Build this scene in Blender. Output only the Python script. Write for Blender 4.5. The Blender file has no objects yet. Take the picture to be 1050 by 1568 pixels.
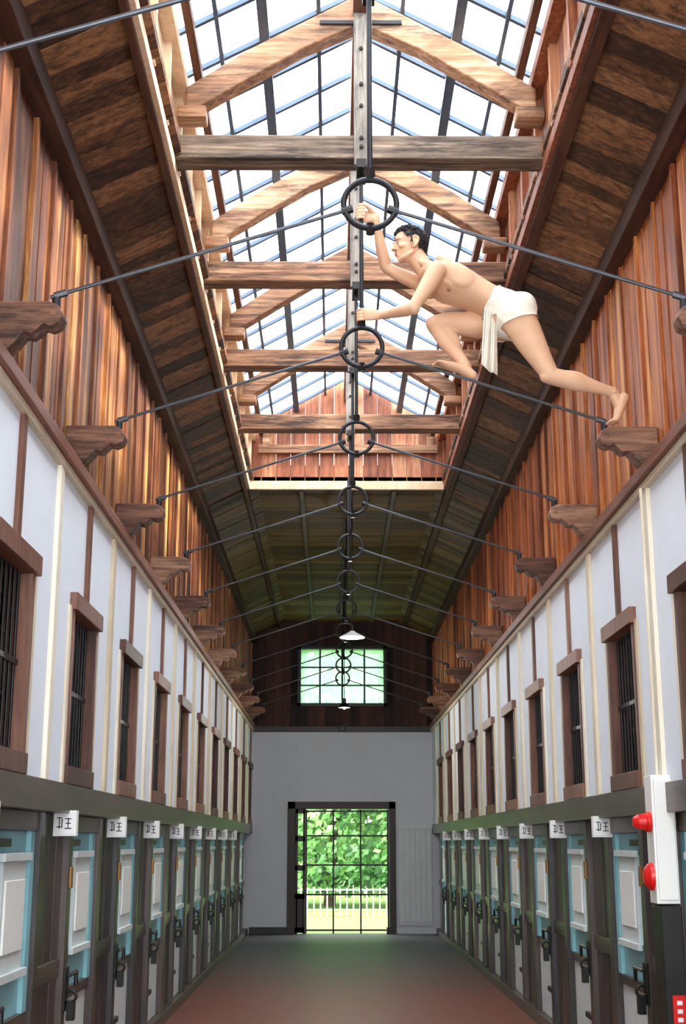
import bpy, bmesh, math, random
from mathutils import Vector, Matrix, noise
random.seed(7)
S = bpy.context.scene
try:
    S.view_settings.view_transform = 'Standard'
    S.view_settings.look = 'None'
except Exception: pass
S.view_settings.exposure = 0.74
S.view_settings.gamma = 1.05

def lin(c):
    return tuple(((x/255.0)/12.92 if x/255.0 <= 0.04045 else ((x/255.0+0.055)/1.055)**2.4) for x in c)+(1.0,)

# ---------------------------------------------------------------- materials
def new_mat(name):
    m = bpy.data.materials.new(name); m.use_nodes = True
    nt = m.node_tree; nt.nodes.clear()
    o = nt.nodes.new('ShaderNodeOutputMaterial'); b = nt.nodes.new('ShaderNodeBsdfPrincipled')
    nt.links.new(b.outputs[0], o.inputs[0])
    return m, nt, b, o

def noise_node(nt, scale, vec, detail=5, rough=0.6):
    n = nt.nodes.new('ShaderNodeTexNoise'); n.inputs['Scale'].default_value = scale
    n.inputs['Detail'].default_value = detail; n.inputs['Roughness'].default_value = rough
    nt.links.new(vec, n.inputs['Vector']); return n

def mapping(nt, scale):
    tc = nt.nodes.new('ShaderNodeTexCoord'); mp = nt.nodes.new('ShaderNodeMapping')
    mp.inputs['Scale'].default_value = scale
    nt.links.new(tc.outputs['Object'], mp.inputs['Vector']); return mp.outputs[0]

def math_n(nt, op, a, b):
    n = nt.nodes.new('ShaderNodeMath'); n.operation = op
    for i, v in enumerate((a, b)):
        if isinstance(v, (int, float)): n.inputs[i].default_value = v
        else: nt.links.new(v, n.inputs[i])
    return n.outputs[0]

def ramp(nt, fac, cols):
    r = nt.nodes.new('ShaderNodeValToRGB'); el = r.color_ramp.elements
    n = len(cols)
    while len(el) < n: el.new(0.5)
    for i, c in enumerate(cols):
        el[i].position = i/(n-1); el[i].color = lin(c)
    nt.links.new(fac, r.inputs[0]); return r.outputs[0]

def wood(name, cols, axis='Z', rough=0.6, bump=0.25, grain=0.5, tintw=0.75, spec=0.3, age=0.35):
    m, nt, b, o = new_mat(name)
    lo, hi = 1.0, 18.0
    sc = {'X': (lo, hi, hi), 'Y': (hi, lo, hi), 'Z': (hi, hi, lo)}[axis]
    v = mapping(nt, sc)
    n1 = noise_node(nt, 1.6, v, 8, 0.7)
    v2 = mapping(nt, (1, 1, 1)); n2 = noise_node(nt, 1.3, v2, 3)
    at = nt.nodes.new('ShaderNodeAttribute'); at.attribute_name = 'tint'
    t = math_n(nt, 'MULTIPLY', at.outputs['Fac'], tintw)
    g = math_n(nt, 'MULTIPLY', math_n(nt, 'SUBTRACT', n1.outputs['Fac'], 0.42), grain*2.6)
    g2 = math_n(nt, 'MULTIPLY', math_n(nt, 'SUBTRACT', n2.outputs['Fac'], 0.4), 0.7)
    s = math_n(nt, 'ADD', math_n(nt, 'ADD', t, g), g2)
    col = ramp(nt, s, cols)
    lo2, hi2 = 0.7, 6.0
    sc2 = {'X': (lo2, hi2, hi2), 'Y': (hi2, lo2, hi2), 'Z': (hi2, hi2, lo2)}[axis]
    n3 = noise_node(nt, 2.2, mapping(nt, sc2), 7, 0.75)
    st = nt.nodes.new('ShaderNodeMapRange'); st.inputs[1].default_value=0.51; st.inputs[2].default_value=0.62
    st.inputs[3].default_value=0; st.inputs[4].default_value=age; nt.links.new(n3.outputs['Fac'], st.inputs[0])
    mx = nt.nodes.new('ShaderNodeMix'); mx.data_type='RGBA'
    nt.links.new(st.outputs[0], mx.inputs[0]); nt.links.new(col, mx.inputs[6]); c0=cols[0]
    mx.inputs[7].default_value = lin((c0[0]*.6, c0[1]*.68, c0[2]*.8))
    nt.links.new(mx.outputs[2], b.inputs['Base Color'])
    b.inputs['Roughness'].default_value = rough
    b.inputs['Specular IOR Level'].default_value = spec
    bp = nt.nodes.new('ShaderNodeBump'); bp.inputs['Strength'].default_value = bump; bp.inputs['Distance'].default_value = 0.01
    nt.links.new(n1.outputs['Fac'], bp.inputs['Height']); nt.links.new(bp.outputs[0], b.inputs['Normal'])
    return m

def plain(name, c, rough=0.6, metal=0.0, var=0.12, scale=6, spec=0.4, bump=0.05):
    m, nt, b, o = new_mat(name)
    v = mapping(nt, (1, 1, 1)); n = noise_node(nt, scale, v)
    c2 = tuple(max(0, x*(1-var*2)) for x in c)
    nt.links.new(ramp(nt, n.outputs['Fac'], [c2, c, tuple(min(255, x*(1+var*.5)) for x in c)]), b.inputs['Base Color'])
    b.inputs['Roughness'].default_value = rough; b.inputs['Metallic'].default_value = metal
    b.inputs['Specular IOR Level'].default_value = spec
    bp = nt.nodes.new('ShaderNodeBump'); bp.inputs['Strength'].default_value = bump; bp.inputs['Distance'].default_value = 0.01
    nt.links.new(n.outputs['Fac'], bp.inputs['Height']); nt.links.new(bp.outputs[0], b.inputs['Normal'])
    return m

M = {}
M['plankL'] = wood('plank_wood_left', [(56,28,20),(100,54,32),(150,92,50),(214,166,94)], 'Z', 0.5, .3, .65, .8, .3, .55)
M['plankR'] = wood('plank_wood_right', [(70,32,16),(122,58,26),(168,90,40),(210,142,74)], 'Z', 0.5, .3, .65, .8, .3, .5)
M['ceil'] = wood('ceiling_boards', [(34,20,13),(66,39,24),(106,68,42),(148,104,68)], 'X', 0.7, 0.3, 0.7, 0.75, 0.3, 0.7)
M['ceilfar'] = wood('ceiling_boards_aged', [(42,28,13),(80,56,25),(112,83,38),(136,106,52)], 'X', 0.7)
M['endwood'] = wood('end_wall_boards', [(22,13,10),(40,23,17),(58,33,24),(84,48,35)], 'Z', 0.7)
M['beam'] = wood('beam_wood', [(58,34,24),(98,64,44),(136,96,70),(176,138,106)], 'X', 0.65, 0.5, 1.1, 0.5, 0.3, 0.85)
M['beamgrey'] = wood('beam_wood_weathered', [(50,40,34),(88,72,60),(122,104,88),(156,134,114)], 'X', 0.7, 0.5, 1.2, 0.4, 0.3, 0.9)
M['rafter'] = wood('rafter_wood', [(84,54,37),(132,92,64),(164,120,88),(198,158,124)], 'X', 0.6, 0.4, 1.0, 0.45, 0.3, 0.75)
M['beamY'] = wood('dark_beam_long', [(36,20,15),(62,36,27),(90,57,42),(120,83,62)], 'Y', 0.6)
M['curbL'] = wood('curb_sunlit_boards', [(188,146,112),(218,184,148),(236,210,178),(246,228,204)], 'Z', 0.6, .2, .4, .6, .3, .25)  # glare of sunlight on the left curb put into a paler board colour
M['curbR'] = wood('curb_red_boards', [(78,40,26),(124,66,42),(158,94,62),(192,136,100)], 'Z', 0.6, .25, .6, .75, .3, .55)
M['post'] = wood('dark_post_wood', [(24,18,17),(43,32,29),(66,51,45),(92,75,66)], 'Z', 0.34, 0.2, 0.5, 0.6, 0.5)
M['king'] = wood('king_post_wood', [(60,54,50),(92,84,78),(120,112,104),(148,140,130)], 'Z', 0.6, 0.3, 0.8, 0.6, 0.3, .6)
M['postY'] = wood('dark_sill_wood', [(36,27,24),(58,45,40),(80,65,57),(102,86,76)], 'Y', 0.36, 0.2, 0.5, 0.6, 0.5)
M['frame'] = wood('window_frame_wood', [(56,31,23),(86,52,40),(114,74,58),(138,98,80)], 'Z', 0.5)
M['cream'] = wood('cream_post_wood', [(186,168,138),(212,196,168),(230,220,196),(240,232,214)], 'Z', 0.6, 0.1, 0.3, .75, .3, .1)
M['trim'] = wood('trim_rail_wood', [(62,33,27),(94,54,43),(122,77,61),(146,98,80)], 'Y', 0.5)
M['corbel'] = wood('corbel_wood', [(60,38,29),(94,62,47),(128,90,70),(162,124,98)], 'X', 0.6, 0.4, 1.0, 0.6, .3, .75)
M['plaster'] = plain('white_plaster', (230,238,246), 0.85, 0, 0.02, 3, 0.2)
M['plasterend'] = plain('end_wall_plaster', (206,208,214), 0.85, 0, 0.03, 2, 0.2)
M['teal'] = plain('teal_paint', (134,190,198), 0.5, 0, 0.06, 5)
M['white'] = plain('pale_grey_paint', (206,214,212), 0.5, 0, 0.05, 7)
M['iron'] = plain('dark_iron', (44,46,50), 0.45, 0.5, 0.2, 20)
M['rod'] = plain('grey_iron_rod', (74,77,82), 0.4, 0.5, 0.15, 20)
M['black'] = plain('black_iron', (22,20,20), 0.4, 0.3, 0.2, 12)
M['steel'] = plain('blue_grey_steel', (66,82,100), 0.5, 0.2, 0.1, 10)
M['red'] = plain('red_plastic', (214,22,18), 0.3, 0, 0.04, 4)
M['sign'] = plain('sign_white', (236,236,230), 0.5, 0, 0.02, 4)
M['enamel'] = plain('white_enamel', (240,240,236), 0.3, 0, 0.01, 4)
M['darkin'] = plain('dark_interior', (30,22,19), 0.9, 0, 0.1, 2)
M['darkdoor'] = plain('dark_door_wood', (50,35,32), 0.5, 0, 0.2, 3)
M['brass'] = plain('aged_brass', (150,104,52), 0.4, 0.6, 0.1, 12)
m, nt, b, o = new_mat('skin'); v = mapping(nt, (1,1,1)); n = noise_node(nt, 9, v)
nt.links.new(ramp(nt, n.outputs['Fac'], [(202,152,116),(220,174,138),(230,188,154)]), b.inputs['Base Color'])
b.inputs['Roughness'].default_value = 0.55; b.inputs['Subsurface Weight'].default_value = 0.06
b.inputs['Subsurface Radius'].default_value = (0.02, 0.008, 0.004); M['skin'] = m
M['hair'] = plain('black_hair', (20,17,16), 0.5, 0, 0.3, 60, 0.4, 0.6)
M['cloth'] = plain('white_cotton', (236,230,214), 0.9, 0, 0.03, 30, 0.1, 0.2)
M['eyew'] = plain('eye_white', (215,205,195), 0.25, 0, 0.01)
M['eyeb'] = plain('eye_dark', (24,16,12), 0.2, 0, 0.01)
M['lip'] = plain('lip_skin', (188,116,98), 0.45, 0, 0.05)
M['nip'] = plain('areola_skin', (170,110,88), 0.5, 0, 0.05)
m, nt, b, o = new_mat('leaves'); at = nt.nodes.new('ShaderNodeAttribute'); at.attribute_name = 'tint'
nt.links.new(ramp(nt, at.outputs['Fac'], [(34,76,30),(66,118,50),(100,154,72),(152,196,114)]), b.inputs['Base Color'])
b.inputs['Roughness'].default_value = 0.6; M['leaf'] = m
M['bark'] = wood('bark', [(40,30,22),(70,54,40),(94,76,58),(110,90,70)], 'Z', 0.9)
M['grass'] = plain('grass', (104,138,60), 0.95, 0, 0.25, 2)
M['fence'] = plain('fence_paint', (178,200,150), 0.7, 0, 0.03)
m, nt, b, o = new_mat('clear_glass')
tr = nt.nodes.new('ShaderNodeBsdfTransparent'); tr.inputs[0].default_value = (0.95, 0.98, 1.0, 1)
gl = nt.nodes.new('ShaderNodeBsdfGlossy'); gl.inputs['Roughness'].default_value = 0.05
mx = nt.nodes.new('ShaderNodeMixShader'); mx.inputs[0].default_value = 0.05
nt.links.new(tr.outputs[0], mx.inputs[1]); nt.links.new(gl.outputs[0], mx.inputs[2]); nt.links.new(mx.outputs[0], o.inputs[0])
nt.nodes.remove(b); M['glass'] = m
m, nt, b, o = new_mat('frosted_glass')
tr = nt.nodes.new('ShaderNodeBsdfTransparent'); tr.inputs[0].default_value = (0.86, 1.0, 0.92, 1)
tl = nt.nodes.new('ShaderNodeBsdfTranslucent'); tl.inputs[0].default_value = (0.72, 0.92, 0.82, 1)
mx = nt.nodes.new('ShaderNodeMixShader'); mx.inputs[0].default_value = 0.20
nt.links.new(tr.outputs[0], mx.inputs[1]); nt.links.new(tl.outputs[0], mx.inputs[2]); nt.links.new(mx.outputs[0], o.inputs[0])
nt.nodes.remove(b); M['frost'] = m
m, nt, b, o = new_mat('corridor_floor')
tc = nt.nodes.new('ShaderNodeTexCoord'); sp = nt.nodes.new('ShaderNodeSeparateXYZ'); nt.links.new(tc.outputs['Object'], sp.inputs[0])
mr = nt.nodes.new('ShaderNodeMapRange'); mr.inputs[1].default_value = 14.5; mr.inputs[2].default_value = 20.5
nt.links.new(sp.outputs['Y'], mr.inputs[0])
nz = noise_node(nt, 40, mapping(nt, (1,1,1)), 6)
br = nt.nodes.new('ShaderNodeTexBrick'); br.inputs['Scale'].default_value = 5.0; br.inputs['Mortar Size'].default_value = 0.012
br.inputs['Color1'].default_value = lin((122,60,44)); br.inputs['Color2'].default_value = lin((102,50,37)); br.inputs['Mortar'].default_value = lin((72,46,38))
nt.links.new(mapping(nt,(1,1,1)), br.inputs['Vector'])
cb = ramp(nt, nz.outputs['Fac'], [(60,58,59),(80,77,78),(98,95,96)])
mxc = nt.nodes.new('ShaderNodeMix'); mxc.data_type = 'RGBA'
nt.links.new(mr.outputs[0], mxc.inputs[0]); nt.links.new(br.outputs['Color'], mxc.inputs[6]); nt.links.new(cb, mxc.inputs[7])
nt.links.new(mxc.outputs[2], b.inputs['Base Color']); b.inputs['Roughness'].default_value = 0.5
bp = nt.nodes.new('ShaderNodeBump'); bp.inputs['Strength'].default_value = 0.3; bp.inputs['Distance'].default_value = 0.01
nt.links.new(nz.outputs['Fac'], bp.inputs['Height']); nt.links.new(bp.outputs[0], b.inputs['Normal'])
M['floor'] = m

# ---------------------------------------------------------------- mesh builder
class MB:
    def __init__(s): s.v=[]; s.f=[]; s.m=[]; s.t=[]; s.mats=[]
    def mi(s, k):
        if k not in s.mats: s.mats.append(k)
        return s.mats.index(k)
    def add(s, vs, fs, mat, tint=0.5):
        o=len(s.v); s.v += [tuple(v) for v in vs]; k=s.mi(mat)
        for f in fs: s.f.append([o+i for i in f]); s.m.append(k); s.t.append(tint)
    def box(s, x0,x1,y0,y1,z0,z1, mat, tint=None):
        if tint is None: tint=random.random()
        if x0>x1: x0,x1=x1,x0
        if y0>y1: y0,y1=y1,y0
        vs=[(x,y,z) for x in (x0,x1) for y in (y0,y1) for z in (z0,z1)]
        s.add(vs,[(0,1,3,2),(4,6,7,5),(0,4,5,1),(2,3,7,6),(0,2,6,4),(1,5,7,3)],mat,tint)
    def hexa(s, a, b, mat, tint=None):
        if tint is None: tint=random.random()
        s.add(list(a)+list(b),[(0,1,2,3),(7,6,5,4),(0,4,5,1),(1,5,6,2),(2,6,7,3),(3,7,4,0)],mat,tint)
    def prism(s, prof, y0, y1, mat, tint=None):
        if tint is None: tint=random.random()
        n=len(prof); vs=[(x,y0,z) for x,z in prof]+[(x,y1,z) for x,z in prof]
        fs=[tuple(range(n)), tuple(range(2*n-1,n-1,-1))]+[(i,i+n,(i+1)%n+n,(i+1)%n) for i in range(n)]
        s.add(vs,fs,mat,tint)
    def cyl(s, p0, p1, r, mat, n=10, r1=None, tint=0.5):
        p0=Vector(p0); p1=Vector(p1); d=(p1-p0).normalized(); r1=r if r1 is None else r1
        a=d.orthogonal().normalized(); b=d.cross(a); vs=[]
        for p,rr in ((p0,r),(p1,r1)):
            for i in range(n):
                t=2*math.pi*i/n; vs.append(p+(a*math.cos(t)+b*math.sin(t))*rr)
        fs=[tuple(range(n-1,-1,-1)), tuple(range(n,2*n))]+[(i,(i+1)%n,(i+1)%n+n,i+n) for i in range(n)]
        s.add(vs,fs,mat,tint)
    def revolve(s, prof, c, mat, n=24, axis='Z', tint=0.5):
        vs=[];k=len(prof)
        for i in range(n):
            t=2*math.pi*i/n
            for r,h in prof:
                if axis=='Z': vs.append((c[0]+r*math.cos(t),c[1]+r*math.sin(t),c[2]+h))
                elif axis=='X': vs.append((c[0]+h,c[1]+r*math.cos(t),c[2]+r*math.sin(t)))
                else: vs.append((c[0]+r*math.cos(t),c[1]+h,c[2]+r*math.sin(t)))
        fs=[]
        for i in range(n):
            for j in range(k-1):
                a=i*k+j; b=((i+1)%n)*k+j; fs.append((a,b,b+1,a+1))
        s.add(vs,fs,mat,tint)
    def torus(s, c, R, r, mat, n=40, k=10, flat=1.0, axis='Y'):
        prof=[(R+r*math.cos(2*math.pi*j/k), flat*r*math.sin(2*math.pi*j/k)) for j in range(k+1)]
        s.revolve(prof, c, mat, n, axis)
    def ell(s, c, ax, rad, mat, nu=20, nv=12):
        c=Vector(c); vs=[]
        for j in range(1,nv):
            ph=math.pi*j/nv
            for i in range(nu):
                th=2*math.pi*i/nu
                l=(math.sin(ph)*math.cos(th)*rad[0], math.sin(ph)*math.sin(th)*rad[1], math.cos(ph)*rad[2])
                vs.append(c+ax[0]*l[0]+ax[1]*l[1]+ax[2]*l[2])
        t=len(vs); vs.append(c+ax[2]*rad[2]); vs.append(c-ax[2]*rad[2]); fs=[]
        for j in range(nv-2):
            for i in range(nu):
                a=j*nu+i; b=j*nu+(i+1)%nu; fs.append((a,a+nu,b+nu,b))
        for i in range(nu):
            fs.append((t,i,(i+1)%nu)); a=(nv-2)*nu; fs.append((t+1,a+(i+1)%nu,a+i))
        s.add(vs,fs,mat)
    def loft(s, st, side, mat, n=18, cap=1.0):
        P=[Vector(q[0]) for q in st]; side=Vector(side)
        def fr(i):
            t=(P[min(i+1,len(P)-1)]-P[max(i-1,0)]).normalized()
            a=(side-t*side.dot(t)).normalized(); return t,a,t.cross(a)
        seq=[]
        t0,a0,b0=fr(0); r0=min(st[0][1],st[0][2])*cap
        for ang in (80,50,25): seq.append((P[0]-t0*r0*math.sin(math.radians(ang)),a0,b0,st[0][1]*math.cos(math.radians(ang)),st[0][2]*math.cos(math.radians(ang))))
        for i in range(len(P)):
            t,a,b=fr(i); seq.append((P[i],a,b,st[i][1],st[i][2]))
        t1,a1,b1=fr(len(P)-1); r1=min(st[-1][1],st[-1][2])*cap
        for ang in (25,50,80): seq.append((P[-1]+t1*r1*math.sin(math.radians(ang)),a1,b1,st[-1][1]*math.cos(math.radians(ang)),st[-1][2]*math.cos(math.radians(ang))))
        vs=[]
        for c,a,b,ra,rb in seq:
            for i in range(n):
                th=2*math.pi*i/n; vs.append(c+a*ra*math.cos(th)+b*rb*math.sin(th))
        k=len(seq); fs=[tuple(range(n-1,-1,-1)),tuple(range((k-1)*n,k*n))]
        for j in range(k-1):
            for i in range(n): fs.append((j*n+i,j*n+(i+1)%n,(j+1)*n+(i+1)%n,(j+1)*n+i))
        s.add(vs,fs,mat)
    def build(s, name, bevel=0, parent=None, smooth=False):
        me=bpy.data.meshes.new(name); me.from_pydata(s.v,[],s.f)
        for k in s.mats: me.materials.append(M[k])
        me.polygons.foreach_set('material_index', s.m)
        a=me.attributes.new('tint','FLOAT','FACE'); a.data.foreach_set('value', s.t)
        me.update()
        o=bpy.data.objects.new(name,me); S.collection.objects.link(o)
        if smooth: me.polygons.foreach_set('use_smooth',[True]*len(me.polygons))
        if bevel:
            bm=o.modifiers.new('b','BEVEL'); bm.width=bevel; bm.segments=2; bm.limit_method='ANGLE'; bm.angle_limit=0.7
        if parent: o.parent=parent
        return o
def empty(name):
    e=bpy.data.objects.new(name,None); e.empty_display_size=0.1; S.collection.objects.link(e); return e

Y0,YE=-2.0,24.7
SKY0,SKY1=0.6,14.7
TZ=3.65     # top of the white plaster
# ---------------------------------------------------------------- floor / ground
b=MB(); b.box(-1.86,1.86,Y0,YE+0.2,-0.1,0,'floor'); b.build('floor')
b=MB(); b.box(-25,25,YE+0.2,70,-0.2,-0.03,'grass'); b.build('garden_lawn')

# ---------------------------------------------------------------- side walls
def side(sg, name, wofs, dofs, plankmat):
    root=empty(name)
    wins=[w for w in [wofs+1.8*k for k in range(-3,12)] if 1.0<w<YE-0.6]
    doors=[w for w in [dofs+1.8*k for k in range(-4,12)] if 1.0<w<YE-0.6]
    X=lambda a: sg*a
    b=MB(); b.box(X(1.68),X(1.80),Y0,YE,2.94,TZ,'plaster')
    prev=Y0
    for w in wins:
        b.box(X(1.68),X(1.80),prev,w-0.37,1.90,2.94,'plaster'); prev=w+0.37
    b.box(X(1.68),X(1.80),prev,YE,1.90,2.94,'plaster')
    b.build(name+'_plaster',parent=root)
    b=MB()
    for w in wins+[wins[-1]+1.8]:
        yb=w-0.9
        if yb<YE-0.1: b.box(X(1.655),X(1.70),yb-0.045,yb+0.045,1.90,TZ,'cream')
    for w in wins:
        b.box(X(1.655),X(1.70),w-0.035,w+0.035,3.0,TZ,'frame')
        for e in (-0.445,0.445): b.box(X(1.665),X(1.70),w+e-0.03,w+e+0.03,1.90,2.92,'cream')
    b.build(name+'_posts',0.004,root)
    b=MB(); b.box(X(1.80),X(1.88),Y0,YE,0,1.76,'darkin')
    b.box(X(1.65),X(1.84),Y0,YE,1.76,1.92,'postY',0.6)
    b.box(X(1.70),X(1.84),Y0,YE,0,0.10,'postY',0.4)
    for d in doors:
        for e in (-0.50,0.50): b.box(X(1.715),X(1.80),d+e-0.05,d+e+0.05,0.10,1.76,'post')
        b.box(X(1.725),X(1.80),d-0.44,d+0.44,1.66,1.76,'postY')
        y=d+0.55
        while y<d+1.8-0.55-0.01 and y<YE-0.1:
            y2=min(y+0.175,d+1.8-0.55); b.box(X(1.755+random.random()*0.01),X(1.80),y,y2-0.006,0.10,1.76,'post'); y=y2
        b.box(X(1.74),X(1.80),d+0.55,min(d+1.25,YE),0.85,0.95,'postY')
    b.build(name+'_cell_partition',0.004,root)
    b=MB(); y=Y0
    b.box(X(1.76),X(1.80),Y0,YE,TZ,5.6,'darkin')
    while y<YE:
        w=random.choice((0.10,0.13,0.15,0.18)); y2=min(y+w,YE)
        band=0.5+0.5*noise.noise(Vector((y*0.45,sg*3.0,0)))
        b.box(X(1.715+random.random()*0.012),X(1.765),y,y2-0.004,TZ+.05,5.45,plankmat,min(1,max(0,random.random()**1.3*.75+(band-.42)*.8))); y=y2
    y=Y0
    while y<YE:
        b.box(X(1.70),X(1.73),y,y+0.035,TZ+.05,5.42,plankmat,random.random()*.7); y+=0.45
    b.build(name+'_planking',0,root)
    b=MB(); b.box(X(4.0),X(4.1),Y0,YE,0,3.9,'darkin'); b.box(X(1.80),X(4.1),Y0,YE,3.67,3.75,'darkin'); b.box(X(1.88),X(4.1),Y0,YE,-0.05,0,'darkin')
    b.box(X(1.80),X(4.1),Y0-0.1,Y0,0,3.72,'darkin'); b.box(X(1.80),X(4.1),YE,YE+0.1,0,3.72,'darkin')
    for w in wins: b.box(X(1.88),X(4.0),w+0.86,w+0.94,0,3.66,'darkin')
    b.build(name+'_cell_shell',0,root)
    t=MB(); t.box(X(1.61),X(1.74),Y0,YE,TZ,TZ+.07,'trim'); t.box(X(1.64),X(1.70),Y0,YE,TZ-.04,TZ,'cream',0.3)
    return root,wins,doors,t
rootL,winL,doorL,tL=side(-1,'wall_left',6.05,6.70,'plankL')
tL.build('trim_1',0.005)
rootR,winR,doorR,tR=side(1,'wall_right',6.5,6.95,'plankR')
tR.build('trim_2',0.005)

wn=1
for sg,ws in ((-1,winL),(1,winR)):
    for w in ws:
        b=MB(); X=lambda a: sg*a
        b.box(X(1.635),X(1.79),w-0.43,w+0.43,2.90,3.0,'frame')
        b.box(X(1.645),X(1.79),w-0.40,w+0.40,1.92,2.02,'frame')
        for e in (-1,1): b.box(X(1.66),X(1.79),w+e*0.375-0.03,w+e*0.375+0.03,2.02,2.90,'frame')
        for i in range(8):
            y=w-0.30+i*0.60/7; b.cyl((X(1.72),y,2.0),(X(1.72),y,2.92),0.009,'black',8)
        b.box(X(1.71),X(1.73),w-0.35,w+0.35,2.44,2.47,'black')
        for y in (w-0.33,w,w+0.33): b.box(X(1.76),X(1.79),y-0.02,y+0.02,2.02,2.90,'frame')
        for z in (2.04,2.3,2.6,2.88): b.box(X(1.76),X(1.79),w-0.35,w+0.35,z-0.012,z+0.012,'frame')
        b.build('window_%d'%wn,0.004); wn+=1
dn=1
for sg,ds in ((-1,doorL),(1,doorR)):
    for d in ds:
        b=MB(); X=lambda a: sg*a
        b.box(X(1.765),X(1.80),d-0.44,d+0.44,0.10,0.76,'white')
        b.box(X(1.765),X(1.80),d-0.44,d+0.44,0.76,1.66,'teal')
        b.box(X(1.74),X(1.77),d-0.44,d-0.34,0.76,1.66,'teal'); b.box(X(1.74),X(1.77),d+0.34,d+0.44,0.76,1.66,'teal')
        b.box(X(1.735),X(1.77),d-0.24,d+0.24,0.98,1.52,'white')
        b.box(X(1.715),X(1.745),d-0.29,d+0.29,1.51,1.55,'white'); b.box(X(1.715),X(1.745),d-0.29,d+0.29,0.95,0.99,'white')
        b.box(X(1.725),X(1.74),d-0.20,d+0.20,1.08,1.42,'sign')
        b.box(X(1.745),X(1.77),d-0.44,d+0.44,0.70,0.76,'postY')
        for z in (0.35,1.60): b.box(X(1.735),X(1.765),d-0.44,d-0.10,z-0.02,z+0.02,'black')
        yl=d-0.50
        b.box(X(1.70),X(1.715),yl-0.05,yl+0.05,0.66,0.90,'black')
        b.cyl((X(1.68),yl-0.07,0.86),(X(1.68),d-0.32,0.86),0.012,'black')
        b.torus((X(1.675),yl,0.74),0.030,0.009,'black',16,8); b.box(X(1.65),X(1.695),yl-0.03,yl+0.03,0.61,0.71,'black')
        b.cyl((X(1.68),d-0.34,0.86),(X(1.68),d-0.34,0.78),0.012,'black')
        b.box(X(1.70),X(1.715),yl-0.03,yl+0.03,1.34,1.46,'brass')
        b.build('door_%d'%dn,0.003); dn+=1
for sg,ofs in ((-1,5.8),(1,7.4)):
    for k in range(0,9):
        y=ofs+1.8*k
        if y>YE-1 or (sg>0 and y<8): continue
        b=MB(); cx=sg*1.675
        b.box(cx-0.065,cx+0.065,y-0.03,y+0.03,1.635,1.775,'sign')
        b.box(cx-0.055,cx+0.055,y-0.034,y-0.03,1.645,1.765,'enamel')
        for (dx,dz,w,h_) in ((-0.03,0.03,0.03,0.006),(-0.03,0.0,0.006,0.06),(-0.015,0.0,0.006,0.05),(-0.03,-0.02,0.03,0.006),(0.02,0.025,0.035,0.006),(0.02,0.0,0.03,0.006),(0.02,-0.028,0.04,0.006),(0.02,0.0,0.006,0.06)):
            b.box(cx+dx-w/2,cx+dx+w/2,y-0.036,y-0.033,1.705+dz-h_/2,1.705+dz+h_/2,'black')
        b.build('cell_number_sign',0.003)

# ---------------------------------------------------------------- end wall
root=empty('wall_end')
b=MB(); yw0,yw1=YE,YE+0.18
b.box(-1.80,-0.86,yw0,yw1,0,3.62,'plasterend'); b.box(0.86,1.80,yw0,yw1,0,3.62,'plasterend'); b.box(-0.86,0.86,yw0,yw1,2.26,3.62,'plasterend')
b.box(-1.68,-1.0,yw0-0.03,yw0,0,0.12,'black')
b.box(1.02,1.64,yw0-0.05,yw0,0.15,1.86,'plasterend'); b.box(1.0,1.66,yw0-0.07,yw0,1.84,1.92,'white')
for i in range(6): b.box(1.04+i*0.10,1.125+i*0.10,yw0-0.065,yw0-0.04,0.22,1.80,'white')
b.build('wall_end_plaster',0.004,root)
b=MB(); x=-1.76
b.box(-1.80,-0.84,yw0+0.05,yw1,3.6,5.9,'darkin'); b.box(0.84,1.80,yw0+0.05,yw1,3.6,5.9,'darkin'); b.box(-0.84,0.84,yw0+0.05,yw1,3.6,4.10,'darkin'); b.box(-0.84,0.84,yw0+0.05,yw1,5.2,5.9,'darkin')
while x<1.76:
    w=0.16; x2=min(x+w,1.76)
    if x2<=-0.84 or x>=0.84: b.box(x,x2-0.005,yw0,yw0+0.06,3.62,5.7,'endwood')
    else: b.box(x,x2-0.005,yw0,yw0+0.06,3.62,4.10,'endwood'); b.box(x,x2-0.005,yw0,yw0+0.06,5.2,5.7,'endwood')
    x=x2
b.box(-1.76,1.76,yw0-0.08,yw0,3.60,3.70,'darkdoor')
b.build('wall_end_planking',0,root)
b=MB()
for x in (-0.84,0.78): b.box(x,x+0.06,yw0-0.04,yw1,4.08,5.22,'black')
for z in (4.08,5.16): b.box(-0.84,0.84,yw0-0.04,yw1,z,z+0.06,'black')
for x in (-0.42,0.0,0.42): b.box(x-0.018,x+0.018,yw0+0.03,yw0+0.08,4.12,5.18,'steel')
for z in (4.48,4.82): b.box(-0.80,0.80,yw0+0.03,yw0+0.08,z-0.014,z+0.014,'steel')
b.box(-0.80,0.80,yw0+0.09,yw0+0.095,4.12,5.18,'frost')
b.build('window_%d'%wn)
b=MB()
b.box(-1.0,-0.86,yw0-0.06,yw1+0.05,0,2.33,'darkdoor'); b.box(0.86,0.98,yw0-0.06,yw1+0.05,0,2.33,'darkdoor'); b.box(-1.0,0.98,yw0-0.06,yw1+0.05,2.20,2.33,'darkdoor')
for x in (-0.86,-0.72): b.box(x,x+0.05,yw0-0.02,yw0+0.04,0,2.2,'darkdoor')
for z in (0.02,0.60,1.10,1.62,2.12): b.box(-0.86,-0.68,yw0-0.02,yw0+0.04,z,z+0.10,'darkdoor')
b.box(-0.84,-0.70,yw0-0.02,yw0+0.04,0.02,0.7,'darkdoor')
b.box(0.80,0.86,yw0-0.10,yw0+0.0,0,0.12,'darkdoor')
b.build('door_%d'%dn,0.004)
b=MB()
for x in (-0.66,-0.16,0.34,0.84): b.box(x-0.015,x+0.015,yw0+0.08,yw0+0.12,0.0,2.19,'black')
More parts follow.
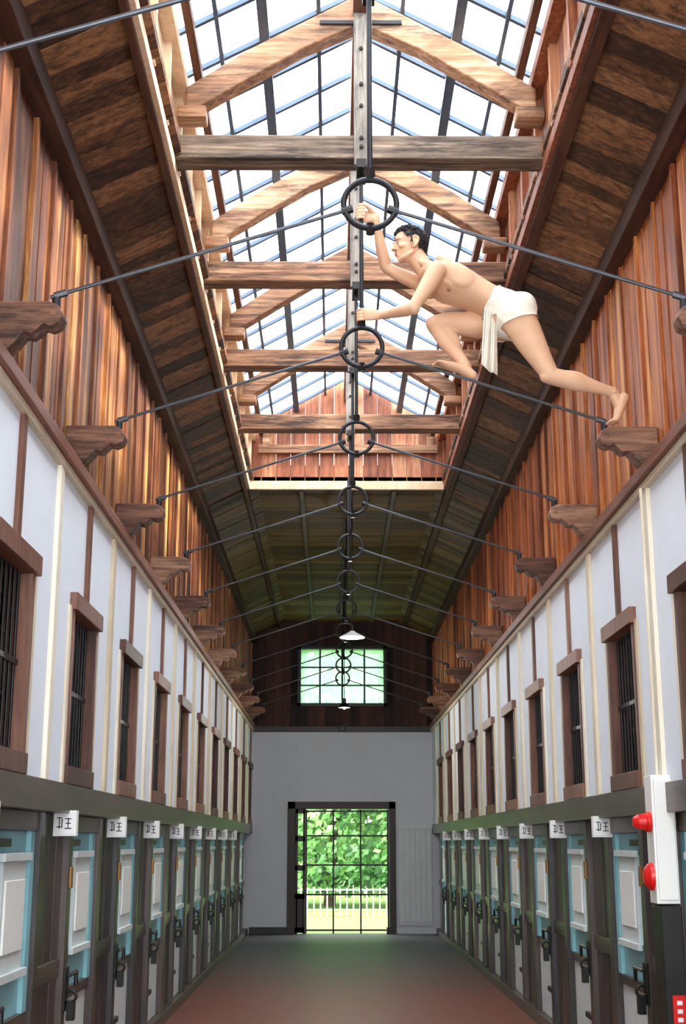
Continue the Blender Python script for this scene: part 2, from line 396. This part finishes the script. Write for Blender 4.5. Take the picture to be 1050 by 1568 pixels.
for z in (0.06,0.68,1.20,1.72,2.16): b.box(-0.66,0.85,yw0+0.08,yw0+0.12,z-0.015,z+0.015,'black')
b.build('iron_gate')

# ---------------------------------------------------------------- ceiling
OW={-1:1.045,1:1.02}
b=MB()
for sg in (-1,1):
    y=Y0
    while y<YE:
        w=random.choice((0.14,0.18,0.22)); y2=min(y+w,YE); dz=random.random()*0.012
        xs,zs,xe,ze=sg*1.80,5.33,sg*(1.10 if y<SKY1 else 1.06),5.68
        a=[(xs,y,zs+dz),(xe,y,ze+dz),(xe,y,ze+0.06),(xs,y,zs+0.06)]
        c=[(p[0],y2-0.004,p[2]) for p in a]
        b.hexa(a,c,'ceil' if y<SKY1+0.4 else 'ceilfar',random.random()**1.3); y=y2
y=SKY1
while y<YE:
    y2=min(y+0.2,YE); dz=random.random()*0.01
    b.box(-1.12,1.12,y,y2-0.004,5.68+dz,5.74,'ceilfar'); y=y2
y=Y0
while y<SKY0:
    y2=min(y+0.2,SKY0); b.box(-1.12,1.12,y,y2-0.004,5.68,5.74,'ceil'); y=y2
b.build('ceiling')
b=MB()
for sg in (-1,1):
    b.box(sg*1.62,sg*1.76,Y0,YE,5.26,5.40,'beamY',0.2)
    b.box(sg*1.12*OW[sg],sg*1.22,Y0,YE,5.56,5.70,'beamY',0.4)
for x in (-0.55,0.0,0.55): b.box(x-0.03,x+0.03,SKY1+0.2,YE,5.62,5.69,'beamY',0.4)
b.build('ceiling_purlins',0.006)
b=MB()
for sg in (-1,1):
    a=[(sg*1.20,Y0,5.86),(sg*4.5,Y0,4.2),(sg*4.5,Y0,4.25),(sg*1.20,Y0,5.92)]; c=[(p[0],YE+0.6,p[2]) for p in a]; b.hexa(a,c,'darkin')
b.box(-1.25,1.25,SKY1+0.12,YE+0.6,5.86,5.92,'darkin'); b.box(-1.25,1.25,Y0,SKY0-0.12,5.86,5.92,'darkin')
b.build('roof_outer')

# ---------------------------------------------------------------- skylight
root=empty('skylight_monitor')
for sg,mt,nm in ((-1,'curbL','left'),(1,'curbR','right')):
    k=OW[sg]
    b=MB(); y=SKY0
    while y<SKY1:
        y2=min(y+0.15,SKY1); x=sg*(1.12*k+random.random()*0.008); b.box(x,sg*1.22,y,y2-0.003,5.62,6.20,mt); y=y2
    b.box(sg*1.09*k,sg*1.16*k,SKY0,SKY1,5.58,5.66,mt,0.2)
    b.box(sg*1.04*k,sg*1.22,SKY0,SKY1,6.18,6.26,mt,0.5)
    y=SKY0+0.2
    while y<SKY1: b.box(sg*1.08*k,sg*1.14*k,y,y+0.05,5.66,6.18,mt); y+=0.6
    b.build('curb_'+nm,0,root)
    b=MB(); b.box(sg*0.95*k,sg*1.0*k,SKY0,SKY1,6.24,6.31,'beamY',0.8)
    b.build('eave_purlin_'+nm,0.004,root)
b=MB()
for ye,s2 in ((SKY1,1),(SKY0,-1)):
    x=-1.18
    while x<1.16:
        x2=min(x+0.17,1.18); tz=lambda q: 6.97-0.56*abs(q)
        a=[(x,ye,5.68),(x2-.003,ye,5.68),(x2-.003,ye,tz(x2)),(x,ye,tz(x))]
        b.hexa(a,[(p[0],ye+s2*.06,p[2]) for p in a],'curbR'); x=x2
    b.box(-1.20,1.18,ye-s2*0.05,ye,5.58,5.68,'curbL',0.3)
    b.box(-1.05,1.05,ye-s2*0.06,ye,6.02,6.12,'rafter'); b.box(-1.0,1.0,ye-s2*0.06,ye,6.34,6.42,'rafter')
    for x in (-1.0,-0.04,0.92): b.box(x,x+0.08,ye-s2*0.05,ye,6.12,6.34,'rafter')
b.build('gable_ends',0.003,root)
b=MB()
for sg in (-1,1):
    x0,z0,x1,z1=sg*1.22,6.26,0,6.94
    b.add([(x0,SKY0,z0),(x1,SKY0,z1),(x1,SKY1,z1),(x0,SKY1,z0)],[(0,1,2,3)],'glass')
b.build('glass_panes',0,root)
b=MB()
for sg in (-1,1):
    def pt(t,o=0): return (sg*1.22*(1-t),6.26+0.68*t+o)
    y=SKY0
    while y<=SKY1:
        (xa,za),(xb,zb)=pt(0),pt(1)
        a=[(xa,y-0.015,za-0.035),(xb,y-0.015,zb-0.035),(xb,y-0.015,zb),(xa,y-0.015,za)]
        b.hexa(a,[(p[0],y+0.015,p[2]) for p in a],'steel'); y+=0.45
    for t,w in ((0.28,0.013),(0.50,0.032),(0.78,0.013)):
        x,z=pt(t); b.box(x-w,x+w,SKY0,SKY1,z-0.03-w,z-0.005,'steel')
b.build('glazing_bars',0,root)
b=MB(); b.box(-0.05,0.05,SKY0,SKY1,6.66,6.84,'beamY',0.9); b.build('ridge_beam',0.005,root)
for Y in [1.9+1.8*k for k in range(0,7)]:
    if Y>SKY1-0.3: continue
    b=MB()
    b.box(-1.21,1.19,Y-0.08,Y+0.08,5.66,5.82,'beamgrey' if Y<7.5 else 'beam',.5)
    b.build('tie_beam',0.008,root)
    b=MB()
    for sg in (-1,1):
        prof=[(sg*1.09,6.16),(sg*0.72,6.42),(sg*0.03,6.82),(sg*0.03,6.60),(sg*0.36,6.44),(sg*0.68,6.235),(sg*1.06,5.985),(sg*1.09,5.99)]
        b.prism(prof,Y-0.06,Y+0.06,'rafter')
        b.box(sg*0.96,sg*1.14,Y-0.07,Y+0.07,5.95,6.03,'rafter',.8)
    b.build('rafter_pair',0.01,root)
    b=MB(); b.box(-0.045,0.045,Y-0.11,Y-0.065,5.60,6.66,'king',.6)
    b.box(-0.03,0.03,Y-0.12,Y+0.11,5.58,5.64,'black')
    for z in (5.72,5.78,6.0,6.15,6.4): b.cyl((0,Y-0.125,z),(0,Y-0.11,z),0.014,'black',8)
    b.box(-0.26,0.26,Y-0.078,Y-0.062,6.60,6.63,'iron')
    b.build('king_post',0.004,root)

# ---------------------------------------------------------------- corbels & iron tie rods
ys=[1.9+1.8*k for k in range(0,13) if 1.9+1.8*k<YE-0.8]
for Y in ys:
    for sg in (-1,1):
        b=MB(); W=1.72
        prof=[(0,.225),(.28,.225),(.325,.205),(.345,.165),(.330,.125),(.290,.105),(.26,.118),(.235,.09),(.205,.068),(.175,.078),(.155,.05),(.13,.018),(.11,0),(0,0)]
        b.prism([(sg*(W-d),3.725+z) for d,z in prof],Y-0.06,Y+0.06,'corbel')
        b.cyl((sg*(W-.30),Y-.064,3.725+.165),(sg*(W-.30),Y+.064,3.725+.165),.016,'corbel',14)
        b.cyl((sg*1.42,Y,3.94),(sg*1.42,Y,3.99),0.022,'iron',8)
        b.build('wood_corbel',0.010)
    b=MB(); zc=4.46; R=0.122
    top=5.62 if Y<SKY1-0.3 else 5.66
    b.torus((0,Y,zc),R,0.014,'iron',48,10,1.3)
    b.cyl((0,Y,zc+R-0.005),(0,Y,top),0.013,'iron')
    b.cyl((0,Y,zc+R+0.0),(0,Y,zc+R+0.05),0.024,'black',8)
    b.cyl((0,Y,zc-R-0.03),(0,Y,zc-R+0.02),0.02,'black',8)
    for sg in (-1,1):
        a=Vector((sg*R*0.95,Y,zc-0.035)); e=Vector((sg*1.42,Y,4.0)); d=(e-a).normalized()
        b.cyl(a-d*0.03,e+d*0.03,0.009,'rod')
        b.cyl(a-d*0.035,a+d*0.015,0.020,'black',8); b.cyl(e-d*0.05,e+d*0.01,0.018,'rod',8)
    b.build('iron_tie_rod_ring')

# ---------------------------------------------------------------- lamps
for (x,y,z,r,en) in ((0.06,15.6,4.0,0.15,30),(0.0,20.0,3.6,0.09,48)):
    b=MB(); b.cyl((x,y,z+0.06),(x,y,5.70),0.006,'black',6)
    b.cyl((x,y,z+0.05),(x,y,z+0.13),0.028,'black',12)
    b.revolve([(0.025,0.07),(0.05,0.05),(r,0.0),(r,-0.012),(r-0.01,-0.010),(0.045,0.04),(0.02,0.055)],(x,y,z),'enamel' if r>0.1 else 'iron',28)
    b.revolve([(0.001,-0.035),(0.022,-0.02),(0.03,0.0),(0.02,0.03),(0.012,0.055)],(x,y,z),'enamel',16)
    lo_=b.build('pendant_lamp')
    ld=bpy.data.lights.new('far_fill_light','POINT'); ld.energy=en; ld.shadow_soft_size=0.03; ld.color=(1,.96,.92)  # fill light added below the pendant to brighten the far end
    lb=bpy.data.objects.new('far_fill_light',ld); S.collection.objects.link(lb); lb.location=(x,y,z-0.07); lb.parent=lo_
b=MB(); b.box(-0.07,0.07,YE-0.14,YE-0.01,3.60,3.72,'iron'); b.box(-0.05,0.05,YE-0.16,YE-0.14,3.62,3.70,'black'); b.build('emergency_light_box',0.01)

# ---------------------------------------------------------------- fire alarm on right wall
b=MB()
b.box(1.575,1.64,7.30,7.46,1.28,1.96,'enamel'); b.box(1.64,1.70,7.30,7.46,1.28,1.96,'sign'); b.box(1.585,1.69,7.285,7.30,1.30,1.94,'sign')
b.revolve([(0.001,-0.10),(0.025,-0.095),(0.04,-0.07),(0.045,-0.03),(0.055,-0.02),(0.055,0.0)],(1.575,7.36,1.71),'red',20,'X')
b.revolve([(0.001,-0.05),(0.04,-0.045),(0.07,-0.02),(0.075,0.0)],(1.575,7.38,1.42),'red',24,'X')
b.cyl((1.62,7.33,1.96),(1.62,7.33,3.6),0.010,'cream',8)
b.build('fire_alarm_box',0.006)
b=MB(); b.box(1.59,1.70,7.28,7.50,0.0,1.27,'black'); b.box(1.62,1.69,7.27,7.28,0.62,0.82,'red')
for i in range(4): b.box(1.64,1.67,7.262,7.272,0.645+i*0.042,0.668+i*0.042,'sign')
b.build('fire_extinguisher_cabinet',0.008)

# ---------------------------------------------------------------- garden
b=MB()
for i in range(62000):
    x=random.uniform(-8,8); z=random.random()**0.9*10.5; y=random.uniform(33,38)
    if z<0.3: continue
    nz_=noise.noise(Vector((x*0.9,y*0.5,z*0.9)))
    if nz_<-0.33 and z>1.2: continue
    s=random.uniform(0.07,0.15); n=Vector((random.uniform(-1,1),random.uniform(-1,.2),random.uniform(-.4,1))).normalized()
    a=n.orthogonal().normalized()*s; c=n.cross(a).normalized()*s*0.6; p=Vector((x,y,z))
    b.add([p-a,p+c,p+a,p-c],[(0,1,2,3)],'leaf',min(1,max(0,0.42+nz_*1.0+random.uniform(-.3,.3))))
for i in range(16000):
    x=random.uniform(-12,12); z=.3+random.random()*13; y=random.uniform(43,48); s=random.uniform(.2,.42)
    n=Vector((random.uniform(-.7,.7),-1,random.uniform(-.2,.9))).normalized(); a=n.orthogonal().normalized()*s; c=n.cross(a).normalized()*s*0.6; p=Vector((x,y,z))
    b.add([p-a,p+c,p+a,p-c],[(0,1,2,3)],'leaf',random.uniform(.35,1))
for k in range(7):
    x=-7+k*2.3+random.uniform(-.4,.4); b.cyl((x,36,-.02),(x+random.uniform(-.5,.5),36,7),0.16,'bark',10,0.07)
    b.cyl((x,36,2.5),(x+0.9,35.5,5),0.07,'bark',8,0.03); b.cyl((x,36,2.2),(x-0.9,35.8,4.4),0.07,'bark',8,0.03)
b.build('garden_trees')
b=MB()
for i in range(80): x=-6+i*0.15; b.box(x-0.014,x+0.014,31,31.03,-.03,0.60,'fence')
b.box(-6,6,31.03,31.05,0.10,0.13,'fence'); b.box(-6,6,31.03,31.05,0.54,0.57,'fence'); b.build('garden_fence')

# ---------------------------------------------------------------- man
man=empty('climbing_man')
VX=Vector((1,0,0)); VY=Vector((0,1,0)); VZ=Vector((0,0,1))
Y=7.3
b=MB()
B=lambda x,z,y=Y:(x,y,z)
tx=(Vector((.88,0,-.48)),VY,Vector((.48,0,.88)))
b.loft([(B(.940,4.592),.130,.090),(B(.900,4.640),.166,.120),(B(.850,4.690),.163,.120),(B(.780,4.742),.143,.098),(B(.705,4.790),.142,.096),
        (B(.625,4.832),.156,.108),(B(.550,4.868),.172,.120),(B(.480,4.895),.178,.110),(B(.425,4.910),.152,.084),(B(.39,4.918),.10,.064)],VY,'skin',32,0.6)
b.loft([((.435,7.130,4.875),.055,.058),((.415,7.22,4.908),.062,.06),((.405,7.3,4.920),.065,.06),((.41,7.38,4.915),.062,.06),((.425,7.460,4.898),.055,.058)],VX,'skin')
for s_ in (-1,1):
    b.ell((.490,7.3+s_*.080,4.822),tx,(.080,.078,.026),'skin')
    b.ell((.945,7.3+s_*.086,4.668),(VX,VY,VZ),(.086,.085,.100),'skin')
    b.ell((.505,7.3+s_*.095,4.962),tx,(.075,.050,.026),'skin')
    b.ell((.570,7.3+s_*.140,4.865),tx,(.110,.030,.070),'skin')
    b.loft([((.40,7.3+s_*.13,4.935),.02,.02),((.385,7.3+s_*.08,4.960),.024,.024),((.36,7.3+s_*.04,4.99),.026,.028)],VX,'skin',12)
    b.loft([((.400,7.3+s_*.125,4.872),.010,.010),((.372,7.3+s_*.07,4.880),.010,.010),((.362,7.3+s_*.02,4.882),.012,.012)],VX,'skin',10)
b.loft([((.425,7.3,4.915),.066,.064),((.378,7.3,4.972),.060,.060),((.340,7.3,5.030),.056,.057),((.315,7.3,5.075),.053,.057)],VY,'skin')
b.loft([((.905,7.215,4.645),.102,.110),((.955,7.208,4.540),.095,.100),((1.005,7.20,4.430),.081,.084),((1.052,7.19,4.330),.064,.066),((1.085,7.185,4.268),.055,.057),
        ((1.105,7.185,4.238),.052,.053),((1.17,7.188,4.222),.053,.053),((1.24,7.195,4.208),.055,.057),((1.32,7.205,4.190),.044,.045),((1.40,7.22,4.172),.033,.034),((1.465,7.232,4.155),.031,.033)],VY,'skin',22)
b.ell((1.070,7.183,4.232),(VX,VY,VZ),(.036,.040,.036),'skin')
b.ell((1.225,7.195,4.232),(Vector((.98,0,-.17)),VY,Vector((.17,0,.98))),(.105,.046,.042),'skin')
b.loft([((.885,7.385,4.645),.098,.105),((.78,7.392,4.640),.090,.090),((.66,7.398,4.648),.077,.078),((.54,7.40,4.657),.063,.066),((.455,7.40,4.652),.055,.056)],VY,'skin',22)
b.loft([((.445,7.40,4.645),.054,.054),((.475,7.395,4.59),.050,.050),((.515,7.385,4.53),.050,.056),((.555,7.37,4.465),.042,.045),((.60,7.345,4.395),.031,.034),((.62,7.33,4.345),.032,.036)],VY,'skin',20)
b.ell((.545,7.385,4.555),(Vector((.52,0,-.85)),VY,Vector((.85,0,.52))),(.095,.045,.040),'skin')
b.ell((.430,7.40,4.655),(VX,VY,VZ),(.042,.045,.044),'skin')
def foot(heel,ankle,mid,ball,tdir,sole_up,side,w=.043):
    heel=Vector(heel);ankle=Vector(ankle);mid=Vector(mid);ball=Vector(ball);tdir=Vector(tdir).normalized();side=Vector(side).normalized();up=Vector(sole_up).normalized()
    b.loft([(heel,.030,.030),((heel*2+mid)/3+up*.008,.034,.034),(mid+up*.006,.038,.030),(ball,w,.020),(ball+tdir*.015,w*.98,.015)],side,'skin',18)
    b.loft([(ankle,.032,.034),((ankle+mid)/2,.033,.032),(mid+up*.004,.032,.026)],side,'skin',16)
    for q in (-1,1): b.ell(ankle+side*q*.028,(VX,VY,VZ),(.014,.012,.014),'skin',10,8)
    for i in range(5):
        o=side*((i-2)*.0190); L_=(.050,.045,.041,.036,.030)[i]; r=(.0130,.0095,.009,.0088,.0085)[i]
        p0=ball+o+tdir*.005; b.loft([(p0,r,r),(p0+tdir*L_*.6+up*.003,r*.95,r*.95),(p0+tdir*L_-up*.002,r,r*.9)],side,'skin',10)
foot((1.530,7.235,4.125),(1.470,7.235,4.150),(1.510,7.245,4.055),(1.480,7.255,3.985),(-.98,0.05,-.12),(-.75,0,.6),(0,-1,0))
foot((.655,7.32,4.292),(.620,7.328,4.345),(.565,7.312,4.330),(.485,7.302,4.352),(-.96,0,.22),(.3,0,.95),(0,-1,0))
b.loft([((.440,7.128,4.880),.056,.060),((.408,7.118,4.815),.052,.055),((.367,7.11,4.745),.044,.048),((.325,7.10,4.675),.038,.039),((.296,7.10,4.630),.036,.036)],VY,'skin')
b.loft([((.298,7.10,4.628),.036,.036),((.26,7.135,4.628),.041,.040),((.215,7.175,4.634),.037,.035),((.165,7.222,4.642),.029,.029),((.118,7.262,4.650),.022,.028)],VY,'skin')
b.ell((.303,7.098,4.618),(VX,VY,VZ),(.034,.034,.034),'skin')
b.loft([((.435,7.465,4.90),.054,.056),((.37,7.475,4.945),.052,.052),((.29,7.480,4.985),.046,.046),((.205,7.475,5.025),.038,.039),((.155,7.465,5.055),.036,.036)],VY,'skin')
b.loft([((.155,7.465,5.055),.036,.036),((.140,7.44,5.105),.040,.039),((.122,7.405,5.165),.036,.035),((.108,7.375,5.225),.030,.028),((.096,7.350,5.275),.026,.026),((.080,7.338,5.31),.026,.022)],VY,'skin')
def hand(zc,q,wr):
    P=lambda x,y,z: Vector((x,7.3+q*y,zc+z))
    b.loft([(Vector(wr),.022,.027),(P(.088,.034,-.004),.018,.033),(P(.060,.034,0),.017,.040),(P(.030,.033,.002),.016,.042),(P(.014,.031,.002),.013,.040)],VY,'skin',18,0.5)
    Ls=(0.95,1.08,1.0,0.85)
    for i,zo in enumerate((.033,.0115,-.0095,-.030)):
        rr=(.0092,.0095,.009,.0082)[i]; k=Ls[i]
        arc=[(.018,.029),(-.006,.0285),(-.0235,.017),(-.0265,.0),(-.018,-.019),(0.002*k,-.0265),(.018*k,-.0235*min(k,1))]
        zz=[0,.001,.001,0,-.001,-.002,-.003]
        b.loft([(P(x,y,zo+dz),rr*(1.08 if j in (1,3) else 1.0),rr) for j,((x,y),dz) in enumerate(zip(arc,zz))],VZ,'skin',10)
    b.loft([(P(.075,.030,.022),.017,.017),(P(.052,.010,.040),.014,.014),(P(.032,-.012,.050),.0115,.0115),(P(.008,-.026,.053),.0105,.0105),(P(-.014,-.024,.053),.0100,.009)],VZ,'skin',12)
hand(4.655,-1,(.118,7.262,4.650))
hand(5.325,1,(.092,7.340,5.295))
HC=Vector((.290,7.295,5.112))
F=Vector((-.955,-.26,-.06)).normalized(); U=Vector((-.10,0,.994)); U=(U-F*U.dot(F)).normalized(); L=U.cross(F).normalized(); AX=(F,L,U)
h=lambda f,l,u: HC+F*f+L*l+U*u
b.ell(h(-.012,0,.036),AX,(.097,.075,.086),'skin',28,18)
b.ell(h(.028,0,-.022),AX,(.060,.060,.085),'skin',24,16)
b.loft([(h(-.026,.040,-.040),.016,.024),(h(.010,.044,-.068),.015,.022),(h(.050,.026,-.088),.014,.018),(h(.070,0,-.095),.016,.017),(h(.050,-.026,-.088),.014,.018),(h(.010,-.044,-.068),.015,.022),(h(-.026,-.040,-.040),.016,.024)],L.cross(F),'skin',14)
b.ell(h(.045,0,-.068),AX,(.042,.038,.034),'skin'); b.ell(h(.0,0,-.062),AX,(.050,.046,.034),'skin')
b.loft([(h(.082,0,.022),.010,.009),(h(.093,0,.000),.0095,.010),(h(.106,0,-.018),.010,.010),(h(.109,0,-.028),.0125,.010)],L,'skin',14)
for s_ in (-1,1):
    b.ell(h(.096,s_*.0130,-.030),AX,(.012,.009,.008),'skin',12,8)
    b.ell(h(.078,s_*.030,.025),AX,(.014,.026,.009),'skin',14,8)
    b.ell(h(.058,s_*.044,-.022),AX,(.026,.018,.020),'skin',14,8)
    b.ell(h(.072,s_*.030,.0080),AX,(.0135,.016,.0050),'skin',12,8)
    b.ell(h(.071,s_*.030,-.0085),AX,(.0125,.015,.0050),'skin',12,8)
    b.loft([(h(.000,s_*.073,-.036),.007,.008),(h(-.012,s_*.080,-.026),.006,.008),(h(-.030,s_*.087,-.002),.006,.008),(h(-.030,s_*.088,.020),.006,.008),(h(-.013,s_*.083,.033),.006,.008),(h(.004,s_*.076,.022),.005,.007)],L,'skin',10)
    b.ell(h(-.012,s_*.075,-.002),AX,(.018,.008,.028),'skin',12,8)
b.ell(h(.087,0,-.0565),AX,(.012,.023,.0065),'skin',16,8)
b.ell(h(.085,0,-.0690),AX,(.012,.019,.0070),'skin',16,8)
raw=b.build('body_raw')
rm=raw.modifiers.new('r','REMESH'); rm.mode='VOXEL'; rm.voxel_size=0.0035
sm=raw.modifiers.new('s','SMOOTH'); sm.factor=0.5; sm.iterations=4
dg=bpy.context.evaluated_depsgraph_get(); dg.update()
me=bpy.data.meshes.new_from_object(raw.evaluated_get(dg)); me.name='body'
bpy.data.objects.remove(raw)
bm=bmesh.new(); bm.from_mesh(me)
sel=[v for v in bm.verts if (.36<v.co.x<1.40 and v.co.z>4.40 and (v.co-HC).length>.15) or (.2<v.co.x<.42 and v.co.z<4.95) or (.70<v.co.x<1.42)]
for _ in range(16): bmesh.ops.smooth_vert(bm,verts=sel,factor=0.5,use_axis_x=True,use_axis_y=True,use_axis_z=True)
bm.to_mesh(me); bm.free()
me.materials.clear(); me.materials.append(M['skin']); me.materials.append(M['lip']); me.materials.append(M['nip'])
me.polygons.foreach_set('material_index',[0]*len(me.polygons)); me.polygons.foreach_set('use_smooth',[True]*len(me.polygons))
lc=h(.098,0,-.063)
for p in me.polygons:
    c=p.center-lc
    if abs(c.dot(L))<.020 and abs(c.dot(U))<.0095 and c.dot(F)>-.010: p.material_index=1
    for s_ in (-1,1):
        q=p.center
        if abs(q.x-.515)<.02 and (Vector((q.x-.515,q.y-(7.3+s_*.105),0))).length<.012 and q.z<4.86: p.material_index=2
body=bpy.data.objects.new('body',me); S.collection.objects.link(body); body.parent=man
dvec=Vector((-.878,0,.478)); sel=[]
for p in me.polygons:
    c=p.center
    s_=(c-Vector((.785,7.3,4.735))).dot(-dvec)
    if s_>0 and c.z>4.575-(abs(c.y-7.3)<.05)*.06+ (c.x-.9)*.25 and c.x<1.08 and c.x>.72 and not(c.x<.80 and c.z<4.63): sel.append(p.index)
vm={};vs=[];fs=[]
for i in sel:
    f=[]
    for vi in me.polygons[i].vertices:
        if vi not in vm:
            v=me.vertices[vi]; vm[vi]=len(vs); q=v.co
            wr=noise.noise(Vector((q.x*16+q.z*22,q.y*26,(q.z-q.x)*9)))
            vs.append(q+v.normal*(.006+.005*wr))
        f.append(vm[vi])
    fs.append(f)
cm=bpy.data.meshes.new('loincloth'); cm.from_pydata([tuple(v) for v in vs],[],fs)
bm=bmesh.new(); bm.from_mesh(cm); bv=[v for v in bm.verts if v.is_boundary]
for _ in range(12):
    new={}
    for v in bv:
        nb=[e.other_vert(v).co for e in v.link_edges if e.is_boundary]
        if len(nb)==2: new[v]=v.co*.4+(nb[0]+nb[1])*.3
    for v,c in new.items(): v.co=c
bm.to_mesh(cm); bm.free()
cm.materials.append(M['cloth']); cm.update()
cm.polygons.foreach_set('use_smooth',[True]*len(cm.polygons))
co=bpy.data.objects.new('loincloth',cm); S.collection.objects.link(co); co.parent=man
so=co.modifiers.new('s','SOLIDIFY'); so.thickness=0.004; so.offset=1
b=MB(); ax2=dvec; bb=Vector((.478,0,.878)); c0=Vector((.785,7.3,4.737)); n=64
vs=[];prof=[(-.022,0),(-.012,.009),(.0,.006),(.012,.009),(.022,0),(0,-.006)]
for j in range(n):
    a0=2*math.pi*j/n; rad=VY*math.cos(a0)*.147+bb*math.sin(a0)*.104; nr=rad.normalized()
    for (t,o_) in prof: vs.append(c0+rad+nr*o_+ax2*(t+.004*math.sin(a0*5)))
k6=len(prof)
fs=[(j*k6+k,j*k6+(k+1)%k6,((j+1)%n)*k6+(k+1)%k6,((j+1)%n)*k6+k) for j in range(n) for k in range(k6)]
b.add(vs,fs,'cloth'); b.build('loincloth_strap',parent=man,smooth=True)
vs=[];nu,nv=22,20
for j in range(nv+1):
    t=j/nv; z=4.665-t*.385; w=.055+.030*t**.6
    for i in range(nu+1):
        u=i/nu*2-1; fold=.010*math.sin(u*7+.8)*(0.35+t)+.005*math.sin(u*15+t*3)
        vs.append((.762-.02*t+u*w*.62+fold*.4, 7.205+u*w*.7+fold, z-.006*math.cos(u*3)-.012*t*u))
fs=[(j*(nu+1)+i,j*(nu+1)+i+1,(j+1)*(nu+1)+i+1,(j+1)*(nu+1)+i) for j in range(nv) for i in range(nu)]
b=MB(); b.add(vs,fs,'cloth'); o=b.build('loincloth_flap',parent=man,smooth=True); sd=o.modifiers.new('s','SOLIDIFY'); sd.thickness=.004
b=MB()
for s_ in (-1,1):
    b.ell(h(.0735,s_*.030,0),AX,(.0130,.0130,.0070),'eyew',16,10)
    b.ell(h(.0820,s_*.030,0),AX,(.0055,.0065,.0060),'eyeb',14,8)
    b.loft([(h(.089,s_*.012,.023),.0035,.003),(h(.091,s_*.026,.028),.0045,.004),(h(.079,s_*.047,.024),.003,.003)],U,'hair',8)
b.build('eyes_and_brows',parent=man,smooth=True)
def hairline(pf):
    if pf>.066: return .078
    if pf>.040: return .038+(pf-.040)/.026*.040
    if pf>.018: return .032
    if pf>.002: return -.006
    if pf>-.034: return .034
    return -.048
vs=[];keep=[];nu,nv=96,60
for j in range(nv+1):
    ph=math.pi*j/nv
    for i in range(nu):
        th=2*math.pi*i/nu
        f=math.sin(ph)*math.cos(th);l=math.sin(ph)*math.sin(th);u=math.cos(ph)
        pf,pl,pu=-.013+f*.106,l*.0830,.038+u*.099
        ln=hairline(pf); ed=max(0,min(1,(pu-ln)/.02)); q=Vector((pf,pl,pu))
        nz=noise.noise(q*55)*.04+noise.noise(Vector((pf*90,pl*160,pu*50)))*.02
        sc=.935+.065*ed+nz*ed
        vs.append(h(-.013+(pf+.013)*sc, pl*sc, .038+(pu-.038)*sc)); keep.append(pu>ln)
fs=[]
for j in range(nv):
    for i in range(nu):
        q=(j*nu+i,j*nu+(i+1)%nu,(j+1)*nu+(i+1)%nu,(j+1)*nu+i)
        if all(keep[k] for k in q): fs.append(q)
b=MB(); b.add(vs,fs,'hair')
rnd=random.Random(3)
for _ in range(1500):
    ph=math.acos(rnd.uniform(-.75,1)); th=rnd.uniform(0,2*math.pi)
    f=math.sin(ph)*math.cos(th);l=math.sin(ph)*math.sin(th);u=math.cos(ph)
    pf,pl,pu=-.013+f*.103,l*.0805,.038+u*.096
    if pu<hairline(pf)+.006: continue
    base=h(pf,pl,pu); nrm=(F*f+L*l+U*u).normalized()
    fl=(F*.9+L*l*.4-U*.3 if u>.3 else -U+F*.1); dr=(nrm*.22+fl*.8+Vector((rnd.uniform(-.2,.2),rnd.uniform(-.2,.2),rnd.uniform(-.15,.2)))).normalized()
    a=dr.orthogonal().normalized()*.003; c=dr.cross(a).normalized()*.003; ln=rnd.uniform(.014,.024)
    mid=base+dr*ln*.55+nrm*.002; tip=base+dr*ln-nrm*.001
    b.add([base+a,base+c,base-a,base-c,mid+a*.8,mid+c*.8,mid-a*.8,mid-c*.8,tip],[(0,1,5,4),(1,2,6,5),(2,3,7,6),(3,0,4,7),(4,5,8),(5,6,8),(6,7,8),(7,4,8)],'hair')
b.build('hair',parent=man,smooth=True)

# ---------------------------------------------------------------- light
w=bpy.data.worlds.new('sky'); S.world=w; w.use_nodes=True
bg=w.node_tree.nodes['Background']; bg.inputs[0].default_value=(.90,.95,1,1); bg.inputs[1].default_value=6.6
sd=bpy.data.lights.new('sun','SUN'); sd.energy=8; sd.angle=math.radians(5); sd.color=(1,.93,.80)
so=bpy.data.objects.new('sun',sd); S.collection.objects.link(so)
d=Vector((-.80,.22,-.60)).normalized(); so.rotation_euler=d.to_track_quat('-Z','Y').to_euler(); so.location=(10,0,15)

cd=bpy.data.cameras.new('camera'); cam=bpy.data.objects.new('camera',cd); S.collection.objects.link(cam)
cd.sensor_fit='VERTICAL'; cd.sensor_height=36; cd.lens=45.92
cam.location=(-.165,0,1.6); cam.rotation_euler=(math.radians(90+14.2),0,math.radians(-.417))
cd.clip_end=200
S.camera=cam
